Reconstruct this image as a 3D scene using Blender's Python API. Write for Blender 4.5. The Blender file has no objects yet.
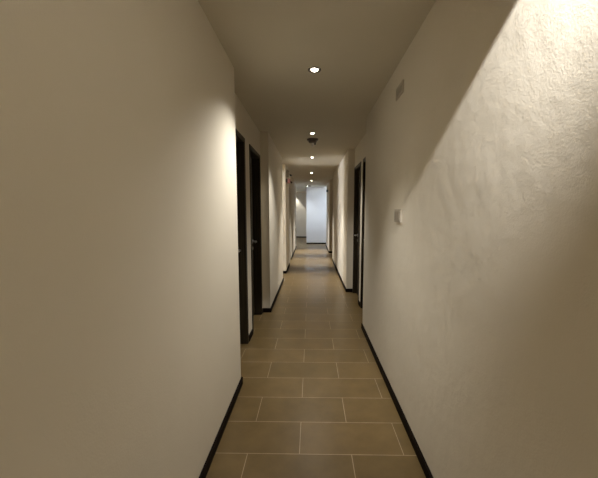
import bpy, bmesh, math
from mathutils import Vector, Matrix
C = bpy.context.scene.collection
PI = math.pi

# ------------------------------------------------------------------ helpers
def bx(bm, x0, x1, y0, y1, z0, z1):
    vs = [bm.verts.new((x, y, z)) for z in (z0, z1) for y in (y0, y1) for x in (x0, x1)]
    for f in ((0, 2, 3, 1), (4, 5, 7, 6), (0, 1, 5, 4), (2, 6, 7, 3), (0, 4, 6, 2), (1, 3, 7, 5)):
        bm.faces.new([vs[i] for i in f])

def bbox(x0, x1, y0, y1, z0, z1, bev=0.0, seg=2):
    bm = bmesh.new(); bx(bm, x0, x1, y0, y1, z0, z1)
    if bev: bmesh.ops.bevel(bm, geom=list(bm.edges), offset=bev, segments=seg, profile=.6, affect='EDGES')
    return bm

def lathe(bm, prof, n=40, mat=None, closed=False):
    """revolve (r, z) profile round Z"""
    rings = []
    for r, z in prof:
        if r < 1e-6: rings.append([bm.verts.new((0, 0, z))])
        else: rings.append([bm.verts.new((r*math.cos(2*PI*k/n), r*math.sin(2*PI*k/n), z)) for k in range(n)])
    pairs = list(zip(rings, rings[1:]))
    if closed: pairs.append((rings[-1], rings[0]))
    for a, b in pairs:
        for k in range(n):
            k2 = (k+1) % n
            if len(a) == 1 and len(b) == 1: continue
            if len(a) == 1: bm.faces.new((a[0], b[k], b[k2]))
            elif len(b) == 1: bm.faces.new((a[k], b[0], a[k2]))
            else: bm.faces.new((a[k], b[k], b[k2], a[k2]))
    if mat: bmesh.ops.transform(bm, matrix=mat, verts=[v for r in rings for v in r])

def tube(bm, pts, r, n=14):
    prev = None; pts = [Vector(p) for p in pts]
    for i, p in enumerate(pts):
        d = (pts[min(i+1, len(pts)-1)] - pts[max(i-1, 0)]).normalized()
        a = d.cross(Vector((0, 0, 1)));
        if a.length < .05: a = d.cross(Vector((0, 1, 0)))
        a.normalize(); b = d.cross(a)
        ring = [bm.verts.new(p + a*r*math.cos(2*PI*k/n) + b*r*math.sin(2*PI*k/n)) for k in range(n)]
        if prev:
            for k in range(n): bm.faces.new((prev[k], prev[(k+1) % n], ring[(k+1) % n], ring[k]))
        else: bm.faces.new(ring)
        prev = ring
    bm.faces.new(prev)

def obj(name, bm, mat, parent=None, smooth=False):
    bmesh.ops.recalc_face_normals(bm, faces=list(bm.faces))
    me = bpy.data.meshes.new(name); bm.to_mesh(me); bm.free()
    if mat: me.materials.append(mat)
    if smooth:
        for p in me.polygons: p.use_smooth = True
        try: me.set_sharp_from_angle(angle=math.radians(40))
        except Exception: pass
    o = bpy.data.objects.new(name, me); C.objects.link(o)
    if parent: o.parent = parent
    return o

def struct(name, bm, mat, label=None):
    o = obj(name, bm, mat); o['kind'] = 'structure'
    if label: o['label'] = label
    return o

def thing(name, label, cat, loc, group=None, kind=None):
    o = bpy.data.objects.new(name, None); o.empty_display_size = .05; C.objects.link(o)
    o.location = loc; o['label'] = label; o['category'] = cat
    if group: o['group'] = group
    if kind: o['kind'] = kind
    return o

# ------------------------------------------------------------------ materials
def mat(name, col, rough=.6, metal=0.0, emit=None, estr=0.0, spec=.5):
    m = bpy.data.materials.new(name); m.use_nodes = True
    b = m.node_tree.nodes['Principled BSDF']
    b.inputs['Base Color'].default_value = (*col, 1)
    b.inputs['Roughness'].default_value = rough
    b.inputs['Metallic'].default_value = metal
    b.inputs['Specular IOR Level'].default_value = spec
    if emit:
        b.inputs['Emission Color'].default_value = (*emit, 1)
        b.inputs['Emission Strength'].default_value = estr
    return m

def plaster(name, col, fine=.25, wave=.15, chips=0.0):
    m = mat(name, col, .85, spec=.2); nt = m.node_tree; N = nt.nodes; L = nt.links
    b = N['Principled BSDF']; tc = N.new('ShaderNodeTexCoord')
    def noise(sc, det, ro=.55):
        n = N.new('ShaderNodeTexNoise'); n.inputs['Scale'].default_value = sc
        n.inputs['Detail'].default_value = det; n.inputs['Roughness'].default_value = ro
        L.new(tc.outputs['Object'], n.inputs['Vector']); return n
    n1 = noise(150, 3); n2 = noise(5.5, 3); n3 = noise(1.3, 3)
    def bump(h, st, dist, prev=None):
        u = N.new('ShaderNodeBump'); u.inputs['Strength'].default_value = st
        u.inputs['Distance'].default_value = dist; L.new(h, u.inputs['Height'])
        if prev: L.new(prev.outputs[0], u.inputs['Normal'])
        return u
    u = bump(n1.outputs[0], fine, .006)
    u = bump(n2.outputs[0], wave, .06, u)
    if chips:
        n4 = noise(7.0, 6, .7); r = N.new('ShaderNodeMapRange'); r.inputs[1].default_value = .62; r.inputs[2].default_value = .70
        L.new(n4.outputs[0], r.inputs[0]); u = bump(r.outputs[0], chips, .004, u)
    L.new(u.outputs[0], b.inputs['Normal'])
    mx = N.new('ShaderNodeMixRGB'); L.new(n3.outputs[0], mx.inputs[0])
    mx.inputs[1].default_value = (*[c*.95 for c in col], 1); mx.inputs[2].default_value = (*[min(1, c*1.04) for c in col], 1)
    L.new(mx.outputs[0], b.inputs['Base Color'])
    return m

FILL_STR = 19  # glow of the added, unseen fill pane
WALL = (.71, .66, .565)
M_wall = plaster('smooth_cream_plaster', WALL, .12, .04)
M_wallR = plaster('rough_cream_plaster', WALL, .17, .10, .0)
M_white = plaster('white_plaster', (.76, .76, .76), .08, .03)
M_ceil = plaster('ceiling_plaster', (.58, .54, .45), .10, .04)
M_base = mat('black_brown_skirting', (.008, .005, .004), .6, spec=.05)
M_chrome = mat('brushed_steel', (.62, .60, .57), .28, 1.0)
M_ring = mat('dark_nickel_trim', (.10, .09, .075), .35, .8)
M_black = mat('black_plastic', (.012, .012, .012), .45)
M_whitep = mat('white_plastic', (.72, .70, .66), .4)
M_beige = mat('beige_plastic', (.46, .41, .34), .6, spec=.2)
M_slot = mat('dull_beige_vent_backing', (.30, .26, .21), .7, spec=.2)  # plain grey-beige sheet behind the slats
M_beige2 = mat('grey_beige_plastic', (.30, .26, .21), .5)
M_detector = mat('brown_grey_plastic', (.13, .10, .085), .5)
M_pink = mat('faded_red_plastic', (.60, .30, .30), .45)
M_bulb = mat('lit_halogen_lens', (.9, .85, .75), .3, emit=(1, .9, .76), estr=25)
M_panel = mat('cool_fill_diffuser', (.9, .9, .9), .5, emit=(.72, .83, 1), estr=42)  # glow of the added lobby fill panels

M_fill = mat('glowing_fill_pane', (.8, .8, .8), .5, emit=(.93, .95, 1), estr=FILL_STR)  # emissive fill surface, stands in for light of unknown origin
def wood():
    m = mat('dark_wenge_veneer', (.03, .022, .014), .45, spec=.25); nt = m.node_tree; N = nt.nodes; L = nt.links
    tc = N.new('ShaderNodeTexCoord'); mp = N.new('ShaderNodeMapping'); mp.inputs['Scale'].default_value = (30, 30, 1.2)
    n = N.new('ShaderNodeTexNoise'); n.inputs['Scale'].default_value = 3; n.inputs['Detail'].default_value = 6
    L.new(tc.outputs['Object'], mp.inputs[0]); L.new(mp.outputs[0], n.inputs['Vector'])
    cr = N.new('ShaderNodeValToRGB'); cr.color_ramp.elements[0].position = .35; cr.color_ramp.elements[1].position = .7
    cr.color_ramp.elements[0].color = (.016, .012, .006, 1); cr.color_ramp.elements[1].color = (.038, .028, .016, 1)
    L.new(n.outputs[0], cr.inputs[0]); L.new(cr.outputs[0], N['Principled BSDF'].inputs['Base Color'])
    return m
M_wood = wood()

def tiles():
    m = mat('grey_brown_porcelain_tiles', (.2, .17, .12), .42, spec=.45); nt = m.node_tree; N = nt.nodes; L = nt.links
    b = N['Principled BSDF']; tc = N.new('ShaderNodeTexCoord')
    mp = N.new('ShaderNodeMapping')
    RH = .3045; BW = .61
    # rows start at y = 1.835 + k*RH ; joints of even rows at x = -.065 + k*BW, the others half a tile on
    mp.inputs['Location'].default_value = (.065 + 20*BW + TX, -1.835 + 41*RH, 0)
    L.new(tc.outputs['Object'], mp.inputs[0])
    br = N.new('ShaderNodeTexBrick'); br.offset = .5; br.offset_frequency = 2; br.squash = 1
    br.inputs['Scale'].default_value = 1; br.inputs['Brick Width'].default_value = BW
    br.inputs['Row Height'].default_value = RH; br.inputs['Mortar Size'].default_value = .0024
    br.inputs['Mortar Smooth'].default_value = .1; br.inputs['Bias'].default_value = 0
    br.inputs['Color1'].default_value = (.130, .087, .034, 1); br.inputs['Color2'].default_value = (.152, .101, .041, 1)
    br.inputs['Mortar'].default_value = (.34, .26, .17, 1)
    L.new(mp.outputs[0], br.inputs['Vector'])
    n = N.new('ShaderNodeTexNoise'); n.inputs['Scale'].default_value = 5; n.inputs['Detail'].default_value = 8; n.inputs['Roughness'].default_value = .65
    L.new(tc.outputs['Object'], n.inputs['Vector'])
    mr = N.new('ShaderNodeMapRange'); mr.inputs[3].default_value = .60; mr.inputs[4].default_value = 1.38
    L.new(n.outputs[0], mr.inputs[0])
    mx = N.new('ShaderNodeMixRGB'); mx.blend_type = 'MULTIPLY'; mx.inputs[0].default_value = 1
    L.new(br.outputs['Color'], mx.inputs[1]); L.new(mr.outputs[0], mx.inputs[2])
    L.new(mx.outputs[0], b.inputs['Base Color'])
    u = N.new('ShaderNodeBump'); u.inputs['Strength'].default_value = .35; u.inputs['Distance'].default_value = .002; u.invert = True
    L.new(br.outputs['Fac'], u.inputs['Height'])
    u2 = N.new('ShaderNodeBump'); u2.inputs['Strength'].default_value = .03; u2.inputs['Distance'].default_value = .004
    n2 = N.new('ShaderNodeTexNoise'); n2.inputs['Scale'].default_value = 30; n2.inputs['Detail'].default_value = 3
    L.new(tc.outputs['Object'], n2.inputs['Vector']); L.new(n2.outputs[0], u2.inputs['Height']); L.new(u.outputs[0], u2.inputs['Normal'])
    L.new(u2.outputs[0], b.inputs['Normal'])
    mr2 = N.new('ShaderNodeMapRange'); mr2.inputs[3].default_value = .27; mr2.inputs[4].default_value = .37
    L.new(n.outputs[0], mr2.inputs[0]); L.new(mr2.outputs[0], b.inputs['Roughness'])
    return m
TX = 0.0
M_tile = tiles()

# ------------------------------------------------------------------ the corridor shell
ZC, ZC2, YS = 2.47, 2.50, 7.93          # ceiling, slightly higher ceiling past YS
TOP = 2.62
LW, LR = -.572, -.682                    # left wall face, left recessed face
RW, RR = .629, .742                      # right wall face, right recessed face
DH = 2.14                                # door head height
OUT = 1.15                               # outside of the corridor walls
YB = -2.6                                # wall behind the camera
# doors: side, y0, y1
DOORS_L = [(2.80, 3.52), (3.82, 4.56), (8.98, 9.84)]
DOORS_R = [(4.14, 4.90), (5.13, 5.84), (10.70, 11.56)]

bm = bmesh.new(); bx(bm, -3.2, 3.2, YB-.2, 19.2, -.1, 0)
struct('floor', bm, M_tile)

def wallrun(bm, s, face, y0, y1, doors=()):
    """a stretch of wall whose face is at x=face on side s, pierced by door openings"""
    def b(ya, yb, z0, z1):
        xa, xb = sorted((face, s*OUT)); bx(bm, xa, xb, ya, yb, z0, z1)
    y = y0
    for a, c in doors:
        if a > y: b(y, a, 0, TOP)
        b(a, c, DH, TOP); y = c
    if y1 > y: b(y, y1, 0, TOP)

bm = bmesh.new()
wallrun(bm, -1, LW, YB, 2.63)
wallrun(bm, -1, LR, 2.63, 4.65, DOORS_L[:2])
wallrun(bm, -1, LW, 4.65, 6.83)
bx(bm, -OUT, LR, 6.83, 7.69, 2.30, TOP)  # lintel over the mouth of the added passage
wallrun(bm, -1, LW, 7.69, 8.98)
wallrun(bm, -1, LR+.04, 8.98, 9.86, DOORS_L[2:])
wallrun(bm, -1, LW-.02, 9.86, 13.62)
struct('wall_left', bm, M_wall)
bm = bmesh.new()
wallrun(bm, 1, RW, YB, 4.0)
wallrun(bm, 1, RR, 4.0, 5.89, DOORS_R[:2])
wallrun(bm, 1, RW, 5.89, 9.80)
wallrun(bm, 1, RR, 9.80, 11.63, DOORS_R[2:])
wallrun(bm, 1, RW, 11.63, 14.05)
struct('wall_right', bm, M_wallR)
bm = bmesh.new()
bx(bm, -2.6, -OUT, 6.70, 6.83, 0, TOP); bx(bm, -2.6, -OUT, 7.69, 7.82, 0, TOP)
bx(bm, -2.72, -2.6, 6.70, 7.82, 0, .85); bx(bm, -2.72, -2.6, 6.70, 7.82, 2.15, TOP)
bx(bm, -2.72, -2.6, 6.70, 6.88, .85, 2.15); bx(bm, -2.72, -2.6, 7.64, 7.82, .85, 2.15)
struct('wall_added_passage', bm, M_wall)  # invented side passage, out of view, lets fill light into the corridor
bm = bmesh.new()
for q in ((6.88, 6.93, .85, 2.15), (7.59, 7.64, .85, 2.15), (6.93, 7.59, .85, .90), (6.93, 7.59, 2.10, 2.15)): bx(bm, -2.70, -2.63, *q)
wn = struct('added_window_1', bm, M_whitep)  # added unseen window, brightens the ceiling before the step and the right wall
obj('fill_pane', bbox(-2.675, -2.665, 6.93, 7.59, .90, 2.10), M_fill, wn)
bm = bmesh.new(); bx(bm, -OUT, OUT, YB-.15, YB, 0, TOP); struct('wall_back', bm, M_wall)
bm = bmesh.new(); bx(bm, -.197, 3.2, 14.93, 19.0, 0, TOP); struct('wall_far', bm, M_white)
bm = bmesh.new(); bx(bm, -3.2, -.197, 18.75, 19.0, 0, TOP); struct('wall_lobby', bm, M_wall)
bm = bmesh.new(); bx(bm, -3.2, -3.0, 13.4, 18.75, 0, TOP); bx(bm, -3.0, -OUT, 13.4, 13.62, 0, TOP)
struct('wall_lobby_left', bm, M_white)
bm = bmesh.new(); bx(bm, 3.0, 3.2, 13.8, 14.93, 0, TOP); bx(bm, OUT, 3.0, 13.8, 14.05, 0, TOP)
struct('wall_lobby_right', bm, M_white)

# --- ceiling with a round hole for each recessed lamp
LAMPS = [(.02, -1.45), (.43, .30), (.024, 2.67), (.017, 4.735), (.020, 6.75), (.012, 9.68), (.018, 12.0), (-.155, 14.45), (-1.05, 18.56)]
HR = .042
def ceil_piece(bm, x0, x1, y0, y1, z, holes):
    """sheet at height z with circular holes, split into bands along y"""
    ys = y0
    holes = sorted([h for h in holes if y0 < h[1] < y1], key=lambda h: h[1])
    s = .08; n = 32
    def quad(a, b, c, d):
        if b - a > 1e-5 and d - c > 1e-5:
            bm.faces.new([bm.verts.new(p) for p in ((a, c, z), (b, c, z), (b, d, z), (a, d, z))])
    for hx, hy in holes:
        quad(x0, x1, ys, hy-s); quad(x0, hx-s, hy-s, hy+s); quad(hx+s, x1, hy-s, hy+s)
        sq, ci = [], []
        for k in range(n):
            t = 2*PI*(k+.5)/n; c, d = math.cos(t), math.sin(t); q = s/max(abs(c), abs(d))
            ci.append(bm.verts.new((hx+HR*c, hy+HR*d, z)))
            t2 = 2*PI*k/n
            sq.append((hx+q*c, hy+q*d))
        # square outline: snap the rays to the square, corners included
        out = []
        for k in range(n):
            out.append(bm.verts.new((sq[k][0], sq[k][1], z)))
        for k in range(n):
            k2 = (k+1) % n
            a, b = sq[k], sq[k2]
            if abs(a[0]-b[0]) > 1e-6 and abs(a[1]-b[1]) > 1e-6:      # the corner lies between
                cx = hx + s*(1 if a[0]+b[0] > 2*hx else -1); cy = hy + s*(1 if a[1]+b[1] > 2*hy else -1)
                cv = bm.verts.new((cx, cy, z)); bm.faces.new((ci[k], out[k], cv, out[k2], ci[k2]))
            else: bm.faces.new((ci[k], out[k], out[k2], ci[k2]))
        ys = hy+s
    quad(x0, x1, ys, y1)
bm = bmesh.new()
ceil_piece(bm, -1.0, 1.0, YB, YS, ZC, LAMPS)
ceil_piece(bm, -1.0, 1.0, YS, 13.62, ZC2, LAMPS)
ceil_piece(bm, -3.0, 3.0, 13.62, 14.93, ZC2, LAMPS)
ceil_piece(bm, -3.0, -.197, 14.93, 18.75, ZC2, LAMPS)
ceil_piece(bm, -2.6, -1.0, 6.83, 7.69, ZC, [])  # ceiling of the added passage
bx(bm, -1.0, 1.0, YS, YS+.004, ZC, ZC2)
bx(bm, -3.1, 3.1, YB, 18.9, TOP, TOP+.05)
o = struct('ceiling', bm, M_ceil)

# --- skirting boards
BH, BT = .06, .013
def skirt(name, segs):
    bm = bmesh.new()
    for s in segs: bx(bm, *s, .001, BH)
    return struct(name, bm, M_base)
def sideL(face, y0, y1): return (face, face+BT, y0, y1)
def sideR(face, y0, y1): return (face-BT, face, y0, y1)
skirt('baseboard_left', [
    sideL(LW, YB, 2.63+BT), (LR, LW, 2.63, 2.63+BT), sideL(LR, 2.63+BT, 2.77), sideL(LR, 3.55, 3.79), sideL(LR, 4.59, 4.65-BT),
    (LR, LW+BT, 4.65-BT, 4.65), sideL(LW, 4.65, 6.83), (-2.6, LW+BT, 6.83, 6.83+BT),
    (-2.6, LW+BT, 7.69-BT, 7.69), sideL(LW, 7.69, 8.97), sideL(LW-.02, 9.86, 13.62), (-OUT, LW-.02+BT, 13.62, 13.62+BT)])
skirt('baseboard_right', [
    sideR(RW, YB, 4.0+BT), (RW, RR, 4.0, 4.0+BT), sideR(RR, 4.0+BT, 4.11), sideR(RR, 4.93, 5.10),
    (RW-BT, RR, 5.89-BT, 5.89), sideR(RW, 5.89, 9.80), (RW, RR, 9.80, 9.80+BT), sideR(RR, 9.80+BT, 10.67),
    (RW-BT, RR, 11.63-BT, 11.63), sideR(RW, 11.63, 14.05), (RW-BT, OUT, 14.05, 14.05+BT)])
skirt('baseboard_far', [(-.197, 3.0, 14.93-BT, 14.93)])
skirt('baseboard_lobby', [(-3.0, -.197, 18.75-BT, 18.75)])

# ------------------------------------------------------------------ doors
def door(n, s, face, y0, y1, leaf, label, handle_far=True, depth=.30):
    """door in an opening y0..y1; s = side (-1 left, 1 right); leaf = how far the leaf sits behind the face"""
    e = bpy.data.objects.new('door_%d' % n, None); C.objects.link(e); e.location = (face, (y0+y1)/2, 0)
    e['kind'] = 'structure'; e['label'] = label
    inv = Matrix.Translation((-face, -(y0+y1)/2, 0))
    def part(name, bm, m, parent=e, smooth=False):
        if parent is e: bmesh.ops.transform(bm, matrix=inv, verts=list(bm.verts))
        return obj(name, bm, m, parent, smooth)
    def X(a, b): return sorted((face+s*a, face+s*b))
    T = .032; g = .002
    bm = bmesh.new()
    xa, xb = X(-.005, depth)
    bx(bm, xa, xb, y0+g, y0+T, .001, DH-g); bx(bm, xa, xb, y1-T, y1-g, .001, DH-g); bx(bm, xa, xb, y0+T, y1-T, DH-T, DH-g)
    # narrow flat architrave round the opening
    xa, xb = X(-.009, 0)
    bx(bm, xa, xb, y0-.012, y0+T*.6, .001, DH+.012); bx(bm, xa, xb, y1-T*.6, y1+.012, .001, DH+.012); bx(bm, xa, xb, y0+T*.6, y1-T*.6, DH-T*.6, DH+.012)
    # stop behind the leaf
    xa, xb = X(leaf+.046, leaf+.066)
    bx(bm, xa, xb, y0+T, y0+T+.016, .001, DH-T); bx(bm, xa, xb, y1-T-.016, y1-T, .001, DH-T); bx(bm, xa, xb, y0+T+.016, y1-T-.016, DH-T-.016, DH-T)
    part('door_frame', bm, M_wood)
    xa, xb = X(leaf, leaf+.044)
    lf = part('door_leaf', bbox(xa, xb, y0+T+.003, y1-T-.003, .006, DH-T-.003, .002, 1), M_wood)
    # lever handle
    hy = y1-T-.065 if handle_far else y0+T+.065
    dy = -1 if handle_far else 1
    hz = 1.02; bm = bmesh.new()
    x = face+s*leaf
    R = Matrix.Translation((x, hy, hz)) @ Matrix.Rotation(-s*PI/2, 4, 'Y')
    lathe(bm, [(0, -.002), (.026, -.002), (.026, .006), (.022, .009), (0, .009)], 28, R)
    lathe(bm, [(0, -.002), (.024, -.002), (.024, .006), (.020, .008), (0, .008)], 28, Matrix.Translation((x, hy, hz-.09)) @ Matrix.Rotation(-s*PI/2, 4, 'Y'))
    tube(bm, [(x-s*.004, hy, hz), (x-s*.042, hy, hz), (x-s*.052, hy+dy*.006, hz), (x-s*.056, hy+dy*.02, hz), (x-s*.056, hy+dy*.125, hz)], .0095)
    h = part('door_handle', bm, M_chrome, e, True)
    h['label'] = 'steel lever handle'
    return e
door(1, -1, LR, *DOORS_L[0], .095, 'nearest dark door in the recess of the left wall')
door(2, -1, LR, *DOORS_L[1], .095, 'second dark door on the left, with steel lever handle')
door(3, -1, LR+.04, *DOORS_L[2], .075, 'far dark door on the left, beyond the second pier')
door(4, 1, RR, *DOORS_R[0], .07, 'nearest dark door in the recess of the right wall, seen edge on')
door(5, 1, RR, *DOORS_R[1], .055, 'second dark door on the right, with steel lever handle')
door(6, 1, RR, *DOORS_R[2], .055, 'far dark door on the right, near the lobby')

# ------------------------------------------------------------------ recessed downlights
WARM = (1.0, .96, .875)
def downlight(x, y, z, label, power, col=WARM, cone=115, blend=1.0, tilt=None, rim=True, src=None, rad=.025, lens=None):
    t = thing('downlight', label, 'ceiling light', (x, y, z), 'recessed downlights along the ceiling')
    bm = bmesh.new()
    lathe(bm, [(HR-.010, .001), (HR-.009, -.003), (HR+.001, -.006), (HR+.008, -.004), (HR+.009, .0005)], 48, closed=True)
    obj('trim_ring', bm, M_ring, t, True)
    bm = bmesh.new()
    lathe(bm, [(HR+.001, .001), (HR+.001, .058), (0, .058), (0, .061), (HR+.004, .061), (HR+.004, .001)], 48, closed=False)
    obj('lamp_housing', bm, M_ring, t, True)
    bm = bmesh.new(); lz = .006 if lens is None else lens
    dz = .018 if lens is None else .004
    lathe(bm, [(0, lz-dz), (.010, lz-dz*.93), (.018, lz-dz*.7), (.024, lz-dz*.35), (.0275, lz+.003), (.0275, lz+.012), (0, lz+.014)], 40)
    obj('lamp_lens', bm, M_bulb, t, True)
    ld = bpy.data.lights.new('lamp_light', 'SPOT'); ld.energy = power; ld.color = col
    ld.spot_size = math.radians(cone); ld.spot_blend = blend; ld.shadow_soft_size = rad
    lo = bpy.data.objects.new('lamp_light', ld); C.objects.link(lo); lo.parent = t
    lo.location = (0, 0, -.032 if src is None else src)
    if tilt: lo.rotation_euler = Vector(tilt).to_track_quat('-Z', 'Y').to_euler()
    return t
P = 150
downlight(*LAMPS[0], ZC, 'round recessed downlight in the ceiling behind the photographer', 180)
downlight(*LAMPS[1], ZC, 'recessed wall washer beside the top of the bright rough right wall', 215, cone=70, blend=1, col=(1, .97, .92), tilt=(.2, .70, -.46), src=.0140, rad=.0006, lens=.045)
downlight(*LAMPS[2], ZC, 'largest and nearest lit round downlight, alone on the near ceiling', P*.8, cone=102, blend=1, tilt=(-.24, -.22, -1))
downlight(*LAMPS[3], ZC, 'lit round downlight just in front of the smoke detector', P*.75, cone=110)
downlight(*LAMPS[4], ZC, 'lit round downlight just past the smoke detector', P*1.6, cone=72)
downlight(*LAMPS[5], ZC2, 'small lit downlight, first past the step in the ceiling', P*3.2, cone=60)
downlight(*LAMPS[6], ZC2, 'tiny lit downlight, second past the step in the ceiling', P*3.8, cone=56, col=(1, .97, .93))
downlight(*LAMPS[7], ZC2, 'farthest tiny downlight, left of the others beside the white end wall', P*.35, cone=90, col=(.85, .92, 1))
downlight(*LAMPS[8], ZC2, 'downlight washing the beige lobby wall at the far left', 90, cone=88, blend=.3, tilt=(0, .12, -1))

# added unseen panels, cool fill light for the lobby from both sides of the corridor mouth
def panel(x, y, label):
    t = thing('added_fill_panel', label, 'ceiling light', (x, y, ZC2), 'added square fill panels on the lobby ceiling')
    bm = bmesh.new(); a, b = .30, .275
    for q in ((-a, a, -a, -b), (-a, a, b, a), (-a, -b, -b, b), (b, a, -b, b)): bx(bm, *q, -.02, 0)
    obj('panel_frame', bm, M_whitep, t)
    obj('diffuser', bbox(-b, b, -b, b, -.014, -.004), M_panel, t)
panel(-1.55, 14.25, 'added square fill panel, unseen in the lobby left of the corridor mouth')
panel(1.60, 14.48, 'added square fill panel, unseen in the side passage right of the corridor mouth')

# ------------------------------------------------------------------ smoke detector
t = thing('smoke_detector', 'dark round smoke detector on the ceiling between two downlights', 'smoke detector', (.022, 5.10, ZC))
bm = bmesh.new(); lathe(bm, [(0, 0), (.085, 0), (.086, -.010), (.078, -.022), (0, -.022)], 40); obj('base', bm, M_detector, t, True)
bm = bmesh.new(); lathe(bm, [(0, -.022), (.058, -.022), (.062, -.036), (.055, -.050), (.030, -.056), (0, -.057)], 40); obj('sensor_chamber', bm, M_detector, t, True)
bm = bmesh.new(); lathe(bm, [(0, -.056), (.016, -.056), (.014, -.085), (.011, -.108), (0, -.112)], 20); o = obj('sensor_tip', bm, M_whitep, t, True); o['label'] = 'small white tip hanging below'
bm = bmesh.new(); lathe(bm, [(0, -.052), (.010, -.052), (.010, -.080), (0, -.084)], 16, Matrix.Translation((.036, 0, 0))); o = obj('indicator', bm, M_black, t, True); o['label'] = 'small black stud'
t = thing('smoke_detector', 'tiny far smoke detector on the ceiling just before the white end wall', 'smoke detector', (-.05, 14.2, ZC2))
bm = bmesh.new(); lathe(bm, [(0, 0), (.060, 0), (.060, -.018), (0, -.018)], 28); obj('base', bm, M_beige2, t, True)
bm = bmesh.new(); lathe(bm, [(0, -.018), (.048, -.018), (.044, -.045), (0, -.052)], 28); obj('sensor_chamber', bm, M_beige2, t, True)

# ------------------------------------------------------------------ wall vent, high on the right wall
vy0, vy1, vz0, vz1 = 2.415, 2.605, 2.222, 2.303
t = thing('wall_vent', 'small beige grille cover set high on the right wall near the ceiling', 'vent', (RW, (vy0+vy1)/2, (vz0+vz1)/2))
hy, hz = (vy1-vy0)/2, (vz1-vz0)/2; f = .013
bm = bmesh.new()
for q in ((-hy, hy, hz-f, hz), (-hy, hy, -hz, -hz+f), (-hy, -hy+f, -hz+f, hz-f), (hy-f, hy, -hz+f, hz-f)):
    bx(bm, -.008, .001, q[0], q[1], q[2], q[3])
obj('vent_frame', bm, M_beige, t)
obj('backing', bbox(-.003, .0005, -hy+f, hy-f, -hz+f, hz-f), M_slot, t)
for k in range(6):
    z = -hz+f+.006+k*(2*(hz-f)-.012)/5
    bm = bmesh.new(); bx(bm, -.003, .003, -hy+f+.001, hy-f-.001, -.0012, .0012)
    bmesh.ops.transform(bm, matrix=Matrix.Translation((-.0045, 0, z)) @ Matrix.Rotation(math.radians(-35), 4, 'Y'), verts=list(bm.verts))
    obj('slat', bm, M_beige, t)

# ------------------------------------------------------------------ switch plate on the right wall
sy0, sy1, sz0, sz1 = 2.352, 2.525, 1.337, 1.430
t = thing('light_switch', 'grey beige multi-rocker switch plate at hand height on the right wall', 'switch', (RW, (sy0+sy1)/2, (sz0+sz1)/2))
hy, hz = (sy1-sy0)/2, (sz1-sz0)/2
o = obj('wall_plate', bbox(-.013, .001, -hy, hy, -hz, hz, .002), M_beige, t)
for k in range(3):
    w = (2*hy-.036)/3; a = -hy+.018+k*w
    o = obj('rocker', bbox(-.018, -.012, a+.002, a+w-.002, -hz+.016, hz-.016, .0015), M_beige2, t); o['label'] = 'grey rocker'

# ------------------------------------------------------------------ things high on the left wall past the ceiling step
t = thing('security_camera', 'boxy security camera high on the left wall past the second pier', 'camera', (LW, 7.99, 2.29))
obj('housing', bbox(0, .062, -.035, .035, -.075, .080, .004), M_beige2, t)
o = obj('side_cover', bbox(.062, .072, -.030, .030, -.075, .030, .003), M_whitep, t); o['label'] = 'white cover'
bm = bmesh.new(); tube(bm, [(.07, 0, -.02), (.12, -.01, -.045)], .022); obj('lens_barrel', bm, M_black, t, True)
t = thing('alarm_sounder', 'faded red alarm sounder with black ends under the left security camera', 'alarm', (LW, 8.00, 2.13))
bm = bmesh.new(); lathe(bm, [(0, -.002), (.055, -.002), (.055, .06), (.045, .085), (0, .095)], 32, Matrix.Rotation(PI/2, 4, 'Y')); obj('sounder_body', bm, M_pink, t, True)
bm = bmesh.new(); bx(bm, 0, .030, -.18, -.062, -.050, .040); bmesh.ops.bevel(bm, geom=list(bm.edges), offset=.006, segments=2, affect='EDGES'); o = obj('end_cap', bm, M_black, t)
bm = bmesh.new(); tube(bm, [(.085, 0, -.02), (.13, .0, -.045)], .022); obj('horn', bm, M_black, t, True)
t = thing('wall_fixture', 'small black fixture high on the right wall near its far end', 'wall fixture', (RW, 12.75, 2.19))  # unidentified black fitting, gives no light
obj('back_plate', bbox(-.010, .001, -.03, .03, -.05, .05, .002), M_black, t)
obj('fixture_body', bbox(-.060, -.010, -.028, .028, -.045, .045, .006), M_black, t)

# ------------------------------------------------------------------ world and camera
w = bpy.data.worlds.new('world'); bpy.context.scene.world = w; w.use_nodes = True
w.node_tree.nodes['Background'].inputs[0].default_value = (0, 0, 0, 1)

f_px, cx, cy, vx, vy = 338., 305., 250., 311., 212.
pitch = math.atan((cy-vy)/f_px); yaw = math.atan((vx-cx)/f_px*math.cos(pitch))
cd = bpy.data.cameras.new('camera'); cam = bpy.data.objects.new('camera', cd); C.objects.link(cam)
cam.location = (0, 0, 1.41); cam.rotation_euler = (PI/2-pitch, 0, yaw)
cd.sensor_fit = 'HORIZONTAL'; cd.sensor_width = 36; cd.lens = 36*f_px/598
cd.shift_x = -(cx-299)/598; cd.shift_y = (cy-239)/598
cd.clip_start = .02; cd.clip_end = 100
sc = bpy.context.scene; sc.camera = cam
sc.cycles.diffuse_bounces = 8; sc.cycles.max_bounces = 12
sc.view_settings.view_transform = 'Standard'; sc.view_settings.look = 'None'
sc.view_settings.exposure = 0; sc.view_settings.gamma = 1; sc.view_settings.use_curve_mapping = False
